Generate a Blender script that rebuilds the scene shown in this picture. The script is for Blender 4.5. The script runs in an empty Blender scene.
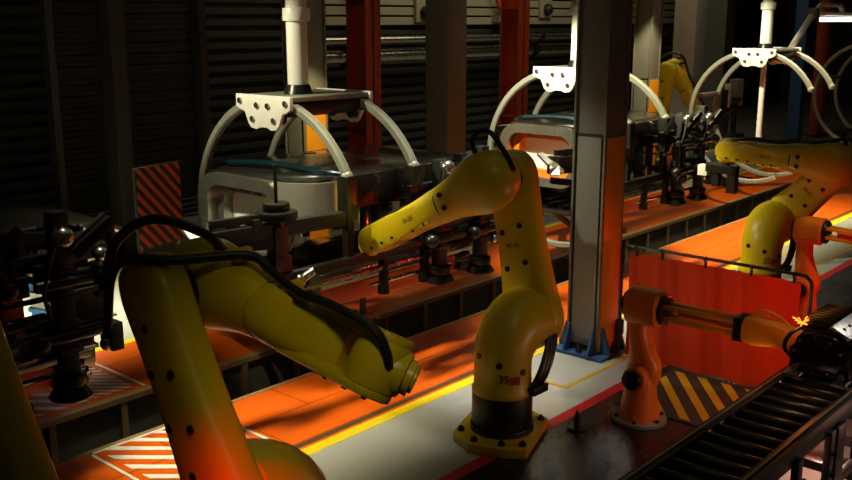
import bpy, bmesh, math, random
from mathutils import Vector, Matrix
random.seed(7)
scene = bpy.context.scene
COL = scene.collection
PI = math.pi

# ------------------------------------------------------------------ materials
def mat(name, color, rough=0.5, metal=0.0, noise=0.0, nscale=8.0, bump=0.0, emit=None, estr=0.0, coat=0.0, rvar=0.0):
    m = bpy.data.materials.new(name); m.use_nodes = True
    nt = m.node_tree; b = nt.nodes['Principled BSDF']
    b.inputs['Base Color'].default_value = (*color, 1); b.inputs['Roughness'].default_value = rough
    b.inputs['Metallic'].default_value = metal
    if coat: b.inputs['Coat Weight'].default_value = coat; b.inputs['Coat Roughness'].default_value = 0.08
    if emit:
        b.inputs['Emission Color'].default_value = (*emit, 1); b.inputs['Emission Strength'].default_value = estr
    tc = nt.nodes.new('ShaderNodeTexCoord')
    if noise or rvar or bump:
        n = nt.nodes.new('ShaderNodeTexNoise'); n.inputs['Scale'].default_value = nscale; n.inputs['Detail'].default_value = 6
        nt.links.new(tc.outputs['Object'], n.inputs['Vector'])
        if noise:
            mx = nt.nodes.new('ShaderNodeMix'); mx.data_type = 'RGBA'
            mx.inputs[6].default_value = (*[c*(1-noise) for c in color], 1); mx.inputs[7].default_value = (*[min(1, c*(1+noise)) for c in color], 1)
            nt.links.new(n.outputs['Fac'], mx.inputs[0]); nt.links.new(mx.outputs[2], b.inputs['Base Color'])
        if rvar:
            mr = nt.nodes.new('ShaderNodeMapRange'); mr.inputs[3].default_value = max(0.02, rough-rvar); mr.inputs[4].default_value = rough+rvar
            nt.links.new(n.outputs['Fac'], mr.inputs[0]); nt.links.new(mr.outputs[0], b.inputs['Roughness'])
        if bump:
            bp = nt.nodes.new('ShaderNodeBump'); bp.inputs['Strength'].default_value = bump; bp.inputs['Distance'].default_value = 0.01
            nt.links.new(n.outputs['Fac'], bp.inputs['Height']); nt.links.new(bp.outputs[0], b.inputs['Normal'])
    return m

M = {}
M['yellow'] = mat('robot_yellow', (.58, .44, .005), .36, noise=.10, nscale=5, rvar=.06)
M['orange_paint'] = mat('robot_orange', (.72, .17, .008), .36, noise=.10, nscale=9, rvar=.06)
M['amber'] = mat('amber_paint', (.86, .35, .008), .42, noise=.06)
M['red_paint'] = mat('red_orange_paint', (.55, .075, .012), .45, noise=.08)
M['rubber'] = mat('black_rubber', (.012, .012, .012), .38, noise=.2)
M['black'] = mat('black_painted_steel', (.010, .0098, .009), .40, metal=.1, noise=.3, nscale=12)
M['dark'] = mat('dark_steel', (.030, .028, .023), .3, metal=.6, noise=.25, nscale=14)
M['steel'] = mat('bare_steel', (.42, .41, .37), .26, metal=.95, noise=.12, nscale=20, rvar=.08)
M['body'] = mat('car_body_steel', (.34, .325, .28), .27, metal=.85, noise=.10, nscale=4, rvar=.08)
M['satin'] = mat('satin_steel_sheet', (.60, .58, .50), .30, metal=.75, noise=.06, nscale=6)
M['gloss'] = mat('dark_glossy_panel', (.16, .145, .12), .12, metal=.9, noise=.15, nscale=5)
M['white'] = mat('white_enamel', (.78, .77, .70), .34, noise=.04, nscale=10)
M['offwhite'] = mat('off_white_tube', (.21, .21, .165), .38, noise=.06, nscale=10)
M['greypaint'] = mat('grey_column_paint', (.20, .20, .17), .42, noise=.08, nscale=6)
M['darkgrey'] = mat('dark_grey_paint', (.06, .06, .052), .5, noise=.1)
M['blue'] = mat('blue_steel', (.03, .09, .22), .4, noise=.15)
M['teal'] = mat('teal_tube', (.004, .022, .034), .25, metal=.4)
M['bluebright'] = mat('blue_plastic', (.02, .26, .75), .4)
M['silver'] = mat('silver_cast', (.6, .6, .58), .35, metal=.8, noise=.12, nscale=30, bump=.2)
M['ink'] = mat('black_ink', (.012, .011, .009), .5)
M['redink'] = mat('red_ink', (.35, .02, .012), .5)
M['seam'] = mat('dark_seam', (.05, .035, .01), .6)
M['wallmat'] = mat('wall_paint', (.022, .021, .016), .7, noise=.15, nscale=2)
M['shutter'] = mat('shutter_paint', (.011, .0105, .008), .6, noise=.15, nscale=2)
M['nearblack'] = mat('darkened_column_paint', (.028, .027, .02), .6, noise=.15, nscale=4)  # column colour darkened to offset excess light in the left background
M['wallpale'] = mat('pale_wall_sheet', (.30, .28, .2), .6, noise=.1, nscale=2)
M['whitefloor'] = mat('pale_epoxy_floor', (.46, .46, .42), .11, noise=.05, nscale=2.5, rvar=.05)
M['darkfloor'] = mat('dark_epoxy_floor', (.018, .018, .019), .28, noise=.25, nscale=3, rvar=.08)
M['yline'] = mat('yellow_floor_tape', (.86, .62, .01), .4, noise=.05, nscale=20)
M['yline2'] = mat('amber_floor_tape', (.62, .36, .01), .4, noise=.08, nscale=20)
M['rline'] = mat('red_floor_tape', (.48, .012, .012), .4, noise=.08, nscale=20)
M['wline'] = mat('white_floor_paint', (.80, .78, .72), .42, noise=.06, nscale=20)
M['pit'] = mat('pit_wall_paint', (.11, .10, .085), .6, noise=.15, nscale=4)
M['trimsteel'] = mat('rail_edge_steel', (.40, .26, .12), .4, metal=.3, noise=.15)
M['matblack'] = mat('ribbed_mat_rubber', (.035, .034, .034), .55, noise=.3, nscale=40, bump=.5)
M['emlamp'] = mat('lamp_diffuser', (.9, .88, .8), .4, emit=(1, .93, .72), estr=2.2)
M['spark'] = mat('welding_spark', (.9, .3, .02), .4, emit=(1, .15, .01), estr=4)

def orange_floor():
    m = mat('orange_floor_plate', (.78, .118, .004), .33, rvar=.09, noise=.10, nscale=4, coat=.25)
    nt = m.node_tree; b = nt.nodes['Principled BSDF']
    link = b.inputs['Base Color'].links[0]; src = link.from_socket
    tc = [n for n in nt.nodes if n.type == 'TEX_COORD'][0]
    br = nt.nodes.new('ShaderNodeTexBrick'); br.offset = .5
    br.inputs['Color1'].default_value = (1, 1, 1, 1); br.inputs['Color2'].default_value = (.93, .93, .93, 1); br.inputs['Mortar'].default_value = (.42, .32, .3, 1)
    br.inputs['Scale'].default_value = 1; br.inputs['Mortar Size'].default_value = .007; br.inputs['Brick Width'].default_value = 1.2; br.inputs['Row Height'].default_value = .5
    nt.links.new(tc.outputs['Object'], br.inputs['Vector'])
    mx = nt.nodes.new('ShaderNodeMix'); mx.data_type = 'RGBA'; mx.blend_type = 'MULTIPLY'; mx.inputs[0].default_value = 1
    nt.links.new(src, mx.inputs[6]); nt.links.new(br.outputs['Color'], mx.inputs[7]); nt.links.new(mx.outputs[2], b.inputs['Base Color'])
    return m
M['ofloor'] = orange_floor()

def curtain_mat():
    m = bpy.data.materials.new('red_translucent_curtain'); m.use_nodes = True
    nt = m.node_tree; nt.nodes.clear()
    o = nt.nodes.new('ShaderNodeOutputMaterial'); d = nt.nodes.new('ShaderNodeBsdfPrincipled'); t = nt.nodes.new('ShaderNodeBsdfTranslucent')
    d.inputs['Base Color'].default_value = (.55, .06, .005, 1); d.inputs['Roughness'].default_value = .5
    t.inputs['Color'].default_value = (.75, .05, .01, 1)
    x = nt.nodes.new('ShaderNodeMixShader'); x.inputs[0].default_value = .42
    nt.links.new(d.outputs[0], x.inputs[1]); nt.links.new(t.outputs[0], x.inputs[2]); nt.links.new(x.outputs[0], o.inputs[0])
    n = nt.nodes.new('ShaderNodeTexNoise'); n.inputs['Scale'].default_value = 3; bp = nt.nodes.new('ShaderNodeBump'); bp.inputs['Strength'].default_value = .25
    nt.links.new(n.outputs['Fac'], bp.inputs['Height']); nt.links.new(bp.outputs[0], d.inputs['Normal'])
    return m
M['curtain'] = curtain_mat()

# ------------------------------------------------------------------ mesh builder
def V(*a): return Vector(a)
def basis(d):
    d = d.normalized(); up = V(0, 0, 1) if abs(d.z) < .95 else V(0, 1, 0)
    a = d.cross(up).normalized(); b = a.cross(d).normalized()
    return a, b
class MB:
    def __init__(s): s.bm = bmesh.new()
    def box(s, x0, x1, y0, y1, z0, z1, bev=0.0):
        t = bmesh.new()
        vs = [t.verts.new(p) for p in ((x0,y0,z0),(x1,y0,z0),(x1,y1,z0),(x0,y1,z0),(x0,y0,z1),(x1,y0,z1),(x1,y1,z1),(x0,y1,z1))]
        for f in ((3,2,1,0),(4,5,6,7),(0,1,5,4),(1,2,6,5),(2,3,7,6),(3,0,4,7)): t.faces.new([vs[i] for i in f])
        if bev: bmesh.ops.bevel(t, geom=t.edges[:], offset=bev, segments=2, profile=.6, affect='EDGES')
        return s._add(t)
    def _add(s, t, mtx=None):
        me = bpy.data.meshes.new('t'); 
        if mtx is not None: bmesh.ops.transform(t, matrix=mtx, verts=t.verts[:])
        t.to_mesh(me); t.free(); s.bm.from_mesh(me); bpy.data.meshes.remove(me); return s
    def obox(s, c, ax, ay, az, hx, hy, hz, bev=0.0):       # oriented box, half sizes
        t = MB().box(-hx, hx, -hy, hy, -hz, hz, bev).bm
        m = Matrix((ax, ay, az)).transposed().to_4x4(); m.translation = c
        return s._add(t, m)
    def bar(s, p, q, w, h, bev=0.0):
        p, q = Vector(p), Vector(q); d = q-p; a, b = basis(d)
        return s.obox((p+q)/2, d.normalized(), a, b, d.length/2, w/2, h/2, bev)
    def rings(s, R, cap=True, closed=False):
        bm = s.bm; vr = [[bm.verts.new(p) for p in r] for r in R]; n = len(R[0])
        k = len(vr)
        for i in range(k if closed else k-1):
            A, B = vr[i], vr[(i+1) % k]
            for j in range(n): bm.faces.new((A[j], A[(j+1) % n], B[(j+1) % n], B[j]))
        if cap and not closed: bm.faces.new(vr[0][::-1]); bm.faces.new(vr[-1])
        return s
    def cyl(s, p, q, r, r2=None, n=24, bev=0.0):
        p, q = Vector(p), Vector(q); r2 = r if r2 is None else r2; a, b = basis(q-p); d = (q-p).normalized()
        def ring(c, rr): return [c+a*(rr*math.cos(2*PI*k/n))+b*(rr*math.sin(2*PI*k/n)) for k in range(n)]
        if bev: R = [ring(p, r-bev), ring(p+d*bev*.3, r-bev*.3), ring(p+d*bev, r), ring(q-d*bev, r2), ring(q-d*bev*.3, r2-bev*.3), ring(q, r2-bev)]
        else: R = [ring(p, r), ring(q, r2)]
        return s.rings(R)
    def tube(s, pts, r, n=10, smooth=0, closed=False, flat=None):
        P = [Vector(p) for p in pts]
        if smooth: P = catmull(P, smooth)
        R = []; prev = None
        for i, p in enumerate(P):
            t = (P[min(i+1, len(P)-1)]-P[max(i-1, 0)]).normalized()
            if prev is None: a, b = basis(t)
            else:
                a = (prev - t*prev.dot(t)).normalized(); b = t.cross(a)
            prev = a
            R.append([p+a*(r*math.cos(2*PI*k/n))+b*(r*math.sin(2*PI*k/n)) for k in range(n)])
        return s.rings(R)
    def loft(s, secs, n=28):          # (centre, ax1, ax2, r1, r2, exponent)
        R = []
        for c, a, b, r1, r2, e in secs:
            ring = []
            for k in range(n):
                th = 2*PI*k/n; co, si = math.cos(th), math.sin(th)
                ring.append(c+a*(r1*math.copysign(abs(co)**(2/e), co))+b*(r2*math.copysign(abs(si)**(2/e), si)))
            R.append(ring)
        return s.rings(R)
    def prism(s, poly, o, ax, ay, az, depth, bev=0.0):     # polygon (u,v) in plane o+ax*u+ay*v extruded az*depth
        t = bmesh.new()
        lo = [t.verts.new(o+ax*u+ay*v) for u, v in poly]; hi = [t.verts.new(o+ax*u+ay*v+az*depth) for u, v in poly]
        n = len(poly); t.faces.new(lo[::-1]); t.faces.new(hi)
        for i in range(n): t.faces.new((lo[i], lo[(i+1) % n], hi[(i+1) % n], hi[i]))
        bmesh.ops.recalc_face_normals(t, faces=t.faces[:])
        if bev: bmesh.ops.bevel(t, geom=t.edges[:], offset=bev, segments=2, profile=.6, affect='EDGES')
        return s._add(t)
    def frame(s, outer, inner, o, ax, ay, az, depth):      # ring between two polygons of equal count
        bm = s.bm; n = len(outer)
        def vs(poly, d): return [bm.verts.new(o+ax*u+ay*v+az*d) for u, v in poly]
        a0, a1, b0, b1 = vs(outer, 0), vs(outer, depth), vs(inner, 0), vs(inner, depth)
        for i in range(n):
            j = (i+1) % n
            bm.faces.new((a0[i], a0[j], b0[j], b0[i])); bm.faces.new((a1[j], a1[i], b1[i], b1[j]))
            bm.faces.new((a0[j], a0[i], a1[i], a1[j])); bm.faces.new((b0[i], b0[j], b1[j], b1[i]))
        return s
    def sphere(s, c, r, sc=(1, 1, 1), n=16):
        t = bmesh.new(); bmesh.ops.create_uvsphere(t, u_segments=n, v_segments=n//2+2, radius=r)
        m = Matrix.Diagonal((*sc, 1)); m.translation = Vector(c); return s._add(t, m)
    def torus(s, c, ax, R, r, n=28, m=8):
        a, b = basis(Vector(ax)); d = Vector(ax).normalized(); c = Vector(c); rg = []
        for i in range(n):
            t = 2*PI*i/n; u = a*math.cos(t)+b*math.sin(t)
            rg.append([c+u*(R+r*math.cos(2*PI*k/m))+d*(r*math.sin(2*PI*k/m)) for k in range(m)])
        return s.rings(rg, closed=True)
    def poly(s, pts):
        s.bm.faces.new([s.bm.verts.new(p) for p in pts]); return s
    def build(s, name, m, parent=None, smooth=True, loc=None):
        bmesh.ops.recalc_face_normals(s.bm, faces=s.bm.faces[:])
        me = bpy.data.meshes.new(name); s.bm.to_mesh(me); s.bm.free()
        me.materials.append(m)
        if smooth:
            for p in me.polygons: p.use_smooth = True
            me.set_sharp_from_angle(angle=math.radians(35))
        o = bpy.data.objects.new(name, me); COL.objects.link(o)
        if parent: o.parent = parent
        if loc: o.location = loc
        return o
def catmull(P, k):
    out = []
    Q = [P[0]*2-P[1]]+P+[P[-1]*2-P[-2]]
    for i in range(1, len(Q)-2):
        a, b, c, d = Q[i-1:i+3]
        for j in range(k):
            t = j/k
            out.append(.5*((2*b)+(c-a)*t+(2*a-5*b+4*c-d)*t*t+(3*b-a-3*c+d)*t**3))
    out.append(P[-1]); return out
def rrect(u0, u1, v0, v1, r, n=5):
    out = []
    for cx, cy, a0 in ((u1-r, v1-r, 0), (u0+r, v1-r, 90), (u0+r, v0+r, 180), (u1-r, v0+r, 270)):
        for k in range(n+1):
            a = math.radians(a0+90*k/n); out.append((cx+r*math.cos(a), cy+r*math.sin(a)))
    return out
def empty(name, loc=(0, 0, 0), rz=0, label=None, cat=None, group=None):
    o = bpy.data.objects.new(name, None); COL.objects.link(o); o.location = loc; o.rotation_euler = (0, 0, rz); o.empty_display_size = .2
    return tag(o, label, cat, group)
def tag(o, label=None, cat=None, group=None, kind=None):
    if label: o['label'] = label
    if cat: o['category'] = cat
    if group: o['group'] = group
    if kind: o['kind'] = kind
    return o
def struct(o): o['kind'] = 'structure'; return o
def copy_tree(o, parent=None):
    c = o.copy(); COL.objects.link(c)
    if parent: c.parent = parent
    for ch in list(o.children): copy_tree(ch, c)
    return c
X, Yv, Z = V(1, 0, 0), V(0, 1, 0), V(0, 0, 1)

def text_mesh(body, size, m, name, parent, mtx):
    cu = bpy.data.curves.new('lettering', 'FONT'); cu.body = body; cu.size = size; cu.align_x = 'CENTER'; cu.align_y = 'CENTER'; cu.extrude = .001
    t = bpy.data.objects.new('lettering', cu); COL.objects.link(t)
    dg = bpy.context.evaluated_depsgraph_get(); me = bpy.data.meshes.new_from_object(t.evaluated_get(dg))
    bpy.data.objects.remove(t); bpy.data.curves.remove(cu)
    me.materials.clear(); me.materials.append(m)
    o = bpy.data.objects.new(name, me); COL.objects.link(o); o.parent = parent; o.matrix_local = mtx
    return o
def facing(c, n, up=Z):     # matrix with local +Z along n, local +Y near up
    n = Vector(n).normalized(); x = Vector(up).cross(n).normalized(); y = n.cross(x)
    m = Matrix((x, y, n)).transposed().to_4x4(); m.translation = Vector(c); return m

# ------------------------------------------------------------------ setting
def slab(name, x0, x1, y0, y1, z0, z1, m, bev=0): return struct(MB().box(x0, x1, y0, y1, z0, z1, bev).build(name, m, smooth=False))
XA, XB = -4, 36
slab('floor_conveyor_side', XA, XB, -4, 2.40, -.30, 0, M['whitefloor'])
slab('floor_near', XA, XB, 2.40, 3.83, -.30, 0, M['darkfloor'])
slab('floor_walkway', XA, XB, 3.83, 4.86, -.30, 0, M['whitefloor'])
slab('floor_orange_near', XA, XB, 4.86, 6.0, -.30, 0, M['ofloor'])
slab('floor_orange_far', XA, XB, 6.8, 7.92, -.30, 0, M['ofloor'])
slab('floor_far', XA, XB, 7.92, 14.2, -.30, 0, M['whitefloor'])
slab('floor_pit', XA, XB, 5.9, 6.9, -1.0, -.8, M['darkgrey'])
# pit walls with ribs
for nm, y0, y1, yr in (('pit_near', 5.94, 6.0, 6.0), ('pit_far', 6.8, 6.86, 6.8)):
    slab('wall_'+nm, XA, XB, y0, y1, -.8, -.302, M['pit'])
m = MB(); m.box(XA, XB, 6.775, 6.80, -.8, -.0, 0); m.build('wall_pit_lining', M['pit'], smooth=False)['kind'] = 'structure'
m = MB()
x = XA+.45
while x < XB: m.box(x-.028, x+.028, 6.735, 6.775, -.8, -.045); x += .62
struct(m.build('trim_pit_ribs', M['trimsteel'], smooth=False))
m = MB(); m.box(XA, XB, 6.725, 6.80, -.045, .006, .004); struct(m.build('trim_pit_far_edge', M['trimsteel'], smooth=False))
m = MB(); m.box(XA, XB, 5.97, 6.015, -.05, .006, .004); struct(m.build('trim_pit_near_edge', M['trimsteel'], smooth=False))
# tapes
def tape(name, x0, x1, y0, y1, mm, h=.0025): return struct(MB().box(x0, x1, y0, y1, 0.0005, h).build(name, mm, smooth=False))
tape('trim_yellow_tape_near', XA, XB, 4.79, 4.90, M['yline'])
tape('trim_dark_strip_near', XA, XB, 4.935, 4.985, M['seam'])
tape('trim_yellow_tape_far', XA, XB, 7.90, 8.0, M['yline'])
tape('trim_red_tape', XA, XB, 3.77, 3.87, M['rline'])
for i, (a, b, c, d) in enumerate(((6.45, 9.6, 4.125, 4.165), (6.43, 6.47, 4.165, 4.55), (10.7, 14.2, 4.60, 4.64), (11.9, 11.94, 4.1, 4.60), (14.2, 14.24, 4.1, 4.64), (11.9, 14.2, 4.06, 4.1))):
    tape('trim_amber_tape_%d' % (i+1), a, b, c, d, M['yline2'])
for i, (a, b) in enumerate(((9.2, 9.24), (12.5, 12.54), (19, 19.04))): tape('trim_amber_far_tape_%d' % (i+1), a, b, 8.0, 10.2, M['yline'])
tape('trim_amber_far_tape_4', XA, XB, 9.9, 9.96, M['yline'])
# white striped crossing
def clip(poly, n, d, keep):
    out = []
    for i in range(len(poly)):
        p, q = poly[i], poly[(i+1) % len(poly)]
        a, b = (p[0]*n[0]+p[1]*n[1]-d)*keep, (q[0]*n[0]+q[1]*n[1]-d)*keep
        if a >= 0: out.append(p)
        if (a > 0 > b) or (a < 0 < b): t = a/(a-b); out.append((p[0]+(q[0]-p[0])*t, p[1]+(q[1]-p[1])*t))
    return out
def stripes(mb, rect, n, per, duty, z0, z1, off=0):
    (x0, x1, y0, y1) = rect; base = [(x0, y0), (x1, y0), (x1, y1), (x0, y1)]
    ds = [p[0]*n[0]+p[1]*n[1] for p in base]; d = math.floor(min(ds)/per)*per+off
    while d < max(ds):
        pl = clip(clip(base, n, d, 1), n, d+per*duty, -1)
        if len(pl) > 2: mb.prism(pl, V(0, 0, z0), X, Yv, Z, z1-z0)
        d += per
NS = (.749, .663)
for nm, ya, yb in (('near', 5.02, 5.94), ('far', 6.88, 7.82)):
    m = MB()
    stripes(m, (3.22, 3.72, ya, yb), NS, .145, .42, .0006, .003); stripes(m, (3.72, 4.08, ya, yb), NS, .075, .45, .0006, .003)
    for r in ((3.14, 3.165, ya-.05, yb+.03), (4.135, 4.16, ya-.05, yb+.03), (3.14, 4.16, yb+.005, yb+.03)): m.box(r[0], r[1], r[2], r[3], .0006, .003)
    struct(m.build('trim_striped_crossing_'+nm, M['wline'], smooth=False))
# walls, ceiling
slab('wall_far', XA, XB, 14.2, 14.4, -.3, 8, M['wallmat'])
m = MB()
for k in range(40): m.box(XA, XB, 14.13, 14.2, .1+k*.2, .2+k*.2, .01)
struct(m.build('wall_far_cladding', M['wallmat'], smooth=False))
slab('wall_right', XB, XB+.2, -4, 14.4, -.3, 8, M['wallmat'])
slab('ceiling', XA, XB, -4, 14.4, 8, 8.2, M['wallmat'])
m = MB()
for k in range(5): m.box(12, 30, 14.06, 14.13, 2.9+k*.2, 3.06+k*.2, .01)
struct(m.build('wall_far_pale_cladding', M['wallpale'], smooth=False))

# ------------------------------------------------------------------ big yellow robots
def yellow_robot(loc, yaw, el, wr, tool_dir, label, hose=0, roll=0.0, fat=1.0, gripper=False, plate_rot=.2, xoff=0.0):
    """el = (y,z) elbow, wr = (y,z) wrist in the robot's own frame; it faces local +Y, upper arm on +X."""
    root = empty('industrial_robot', loc, yaw, label, 'robot', 'big yellow robots along the line')
    Yl = M['yellow']
    # base plate
    poly = [(-.40, -.12), (-.34, -.30), (.30, -.30), (.44, -.10), (.42, .18), (.18, .33), (-.22, .33), (-.40, .14)]
    poly = [(u*.93, v*.93) for u, v in poly]
    poly = [(u*math.cos(plate_rot)-v*math.sin(plate_rot), u*math.sin(plate_rot)+v*math.cos(plate_rot)) for u, v in poly]
    bp = MB().prism(poly, V(0, 0, 0), X, Yv, Z, .075, .012).build('base_plate', Yl, root)
    for u, v in [(p[0]*.84, p[1]*.84) for p in poly[::1]]:
        MB().cyl((u, v, .07), (u, v, .098), .026, n=6).cyl((u, v, .098), (u, v, .112), .012, n=10).build('anchor_bolt', M['dark'], bp)
    MB().cyl((0, 0, .07), (0, 0, .12), .235, bev=.01, n=40).cyl((0, 0, .12), (0, 0, .365), .222, bev=.012, n=40).build('slewing_ring', M['black'], root)
    # turret: vertical pipe bending to +X
    R = .25; z0 = .60; secs = []
    for z, r in ((.355, .216), (.37, .224), (.39, .224), (.41, .212), (.5, .208)): secs.append((V(0, 0, z), X, Yv, r, r, 2))
    for k in range(9):
        t = math.radians(90*k/8); c = V(R-R*math.cos(t), 0, z0+R*math.sin(t)); ax = V(math.cos(t), 0, -math.sin(t))
        r = .205+.035*k/8; secs.append((c, ax, Yv, r, r, 2.15))
    secs.append((V(.29, 0, z0+R), V(0, 0, -1), Yv, .245, .245, 2)); secs.append((V(.30, 0, z0+R), V(0, 0, -1), Yv, .225, .225, 2))
    tur = MB().loft(secs, 40).build('turret', Yl, root)
    MB().torus((0, 0, .42), Z, .207, .004).build('seam', M['seam'], tur)
    for a, z in ((-150, .62), (-100, .56), (160, .66)):
        a = math.radians(a); p = V(.2*math.cos(a), .2*math.sin(a), z); MB().cyl(p*1+V(0, 0, 0), p+V(.012*math.cos(a), .012*math.sin(a), 0), .024, n=14).build('bolt_cap', M['dark'], tur)
    text_mesh('3S', .085, M['ink'], 'lettering', tur, facing((-.165*1.0, -.134, .52), (-.78, -.63, 0)))
    a = math.radians(-118); MB().obox(V(.209*math.cos(a), .209*math.sin(a), .505), V(-math.sin(a), math.cos(a), 0), Z, V(math.cos(a), math.sin(a), 0), .036, .03, .002).build('emblem', M['redink'], tur)
    # motor + hose bundle at the back
    MB().box(.02, .20, -.27, -.16, .37, .43, .01).build('cable_gland', M['black'], root)
    for k in range(3):
        MB().tube([(.05+.05*k, -.215, .40), (.09+.05*k, -.25, .50), (.17+.045*k, -.25, .62), (.25+.04*k, -.22, .74), (.30+.03*k, -.15, .86)], .021, smooth=6).build('hose', M['rubber'], root)
    # upper arm
    S = V(.37, 0, .85); E = V(.37, el[0], el[1]); d = (E-S).normalized(); L = (E-S).length; w = X.cross(d).normalized()
    secs = []; r0, r1 = .245, .20; N = 10
    for k in range(N): 
        t = -r0*math.cos(PI/2*k/N)*1.0; hw = math.sqrt(max(r0*r0-t*t, .0009)); secs.append((t, hw))
    for k in range(0, 11):
        f = k/10; hw = r0+(r1-r0)*f-.035*math.sin(PI*f); secs.append((L*f, hw))
    for k in range(1, N+1):
        t = r1*math.sin(PI/2*k/N); secs.append((L+t, math.sqrt(max(r1*r1-t*t, .0009))))
    ms = MB().loft([(S+d*t, w, X, hw, min(.115, .045+hw*.5), 3.2) for t, hw in secs], 36)
    ua = ms.build('upper_arm', Yl, root)
    for f, sgn in ((.16, .1), (.36, -.42), (.40, .42), (.62, -.42), (.66, .42), (.86, .0)):
        hw = r0+(r1-r0)*f; p = S+d*(L*f)+w*(sgn*hw*.9)
        for sx in (-1, 1): MB().cyl(p+X*(.10*sx), p+X*(.121*sx), .022, n=14).build('bolt_cap', M['dark'], ua)
    text_mesh('M-91', .06, M['ink'], 'lettering', ua, facing(S+d*(L*.52)-X*.1165, -X, d))
    # forearm
    C = V(.06+xoff, el[0], el[1]); W = V(.03+xoff, wr[0], wr[1]); fd = (W-C).normalized(); FL = (W-C).length; fn = X.cross(fd).normalized()
    if fn.z < 0: fn = -fn
    fx = fn.cross(fd).normalized()
    secs = [(-.245, .06, .06, 2), (-.23, .11, .11, 2), (-.18, .165, .17, 2), (-.10, .20, .205, 2), (0, .205, .225, 2), (.10, .19, .215, 2), (.20, .165, .185, 2.1), (.30, .145, .158, 2.2), (.40, .135, .145, 2.3), (.42, .132, .142, 2.3)]
    fo = MB().loft([(C+fd*t, fx, fn, a, b, e) for t, a, b, e in secs], 40).build('elbow_housing', Yl, root)
    MB().cyl(C+X*.18, C+X*.255, .16, bev=.01, n=32).build('elbow_bearing', M['dark'], fo)
    for sg in (-1, 1):
        p = C-X*.2*1.0+fd*.02+fn*(.06*sg); MB().cyl(C+fd*.33-X*.140+fn*.05*sg, C+fd*.33-X*.155+fn*.05*sg, .02, n=14).build('bolt_cap', M['dark'], fo)
    MB().torus(C+fd*.42, fd, .135, .006).build('seam', M['seam'], fo)
    cx = fx*math.cos(roll)+fn*math.sin(roll); cn = fd.cross(cx)*-1
    if cn.dot(fn) < 0: cn = -cn
    secs = [(.42, .130, .140, 2.3), (.50, .132*fat, .136*fat, 2.6), (.62, .132*fat, .122*fat, 3), (FL-.34, .126*fat, .112*fat, 3.4), (FL-.27, .12*fat, .10*fat, 3.2), (FL-.21, .10*fat, .075*fat, 3), (FL-.17, .09*fat, .04*fat, 3)]
    fa = MB().loft([(C+fd*t, cx, cn, a, b, e) for t, a, b, e in secs], 36).build('forearm', Yl, root)
    # side flange with bolts
    for sg in (-1, 1):
        MB().bar(C+fd*.55+cx*(.112*fat*sg)-cn*.085*fat, C+fd*(FL-.3)+cx*(.108*fat*sg)-cn*.08*fat, .022, .018).build('flange', Yl, fa)
        for k in range(3):
            p = C+fd*(.6+k*(FL-.95)/2)+cx*(.118*fat*sg)-cn*.085*fat; MB().cyl(p-cn*.016, p+cn*.016, .011, n=8).build('bolt', M['dark'], fa)
    # fork cheeks
    h = .108*fat; bk = FL-.62
    for sg in (-1, 1):
        prof = [(-bk, -h*.72), (-bk*.5, -h), (0, -h)]+[(h*math.sin(a), -h*math.cos(a)) for a in [PI*k/12 for k in range(1, 12)]]+[(0, h), (-bk*.5, h), (-bk, h*.72)]
        o = W+cx*((.126*fat-.022)*sg-.028); wk = MB().prism(prof, o, fd, cn, cx, .056, .022).build('wrist_cheek', Yl, root)
        for u in (-.28, -.16, -.04): MB().cyl(W+fd*u+cx*((.120*fat+.025)*sg)-cn*.07, W+fd*u+cx*((.120*fat+.036)*sg)-cn*.07, .012, n=8).build('bolt', M['dark'], wk)
    td = (fd*tool_dir[0]+cn*tool_dir[1]).normalized()
    MB().cyl(W-cx*.098*fat, W+cx*.098*fat, .112*fat, bev=.012, n=32).build('wrist_hub', Yl, root)
    MB().cyl(W+td*.02, W+td*.135, .092*fat, bev=.012, n=32).build('wrist', Yl, root)
    MB().cyl(W+td*.13, W+td*.165, .078, n=32).cyl(W+td*.165, W+td*.18, .06, n=32).build('tool_flange', M['yellow'] if not gripper else M['steel'], root)
    p = C+fd*(FL*.62)-fx*.125
    text_mesh('20-25', .05, M['ink'], 'lettering', fa, facing(C+fd*(FL*.6)+X*(-.1335), -X, fn))
    # cable dress
    if hose == 0:       # black strip over the tip + loop on the elbow
        MB().tube([C+fn*.19-fd*.02-X*.02, C+fn*.30-fd*.03-X*.03, C+fn*.345+fd*-.10, C+fn*.30-fd*.19, C+fn*.16-fd*.235, C-fd*.26-fn*.02], .019, smooth=8).build('cable_loop', M['rubber'], root)
        MB().tube([W-fd*.42+fn*.115, W-fd*.25+fn*.125, W-fd*.05+fn*.118, W+fd*.07+fn*.09, W+fd*.118+fn*.0, W+fd*.10-fn*.06], .020, smooth=8).build('cable', M['rubber'], root)
    elif hose == 1:
        MB().tube([C+fn*.0-fd*.20+X*.46, C+fn*.24-fd*.16+X*.42, C+fn*.36-fd*.05+X*.30, C+fn*.30+fd*.08+X*.12, C+fn*.19+fd*.10], .024, smooth=10).build('cable_loop', M['rubber'], root)
        MB().tube([C-fd*.20+X*.44-fn*.25, C-fd*.13+X*.46+fn*.10, C+fd*.0+X*.42+fn*.20, C+fd*.12+X*.30+fn*.21, C+fd*.28+X*.02+fn*.23, C+fd*.42+fn*.20, C+fd*.56+fn*.185+X*.03, C+fd*.70+fn*.178+X*.05, C+fd*(FL-.42)+fn*.19+X*.07, C+fd*(FL-.2)+fn*.21+X*.08, W+fn*.185+fd*.02+X*.07, W+fn*.10+fd*.085+X*.05, W+fn*.03+fd*.10+X*.04], .023, smooth=8).build('cable', M['rubber'], root)
        for f, q in ((.22, .215), (.58, .165)):
            MB().obox(C+fd*f+fn*q, fd, fx, fn, .02, .05, .03, .006).build('cable_clip', M['yellow'], root)
    else:
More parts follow.
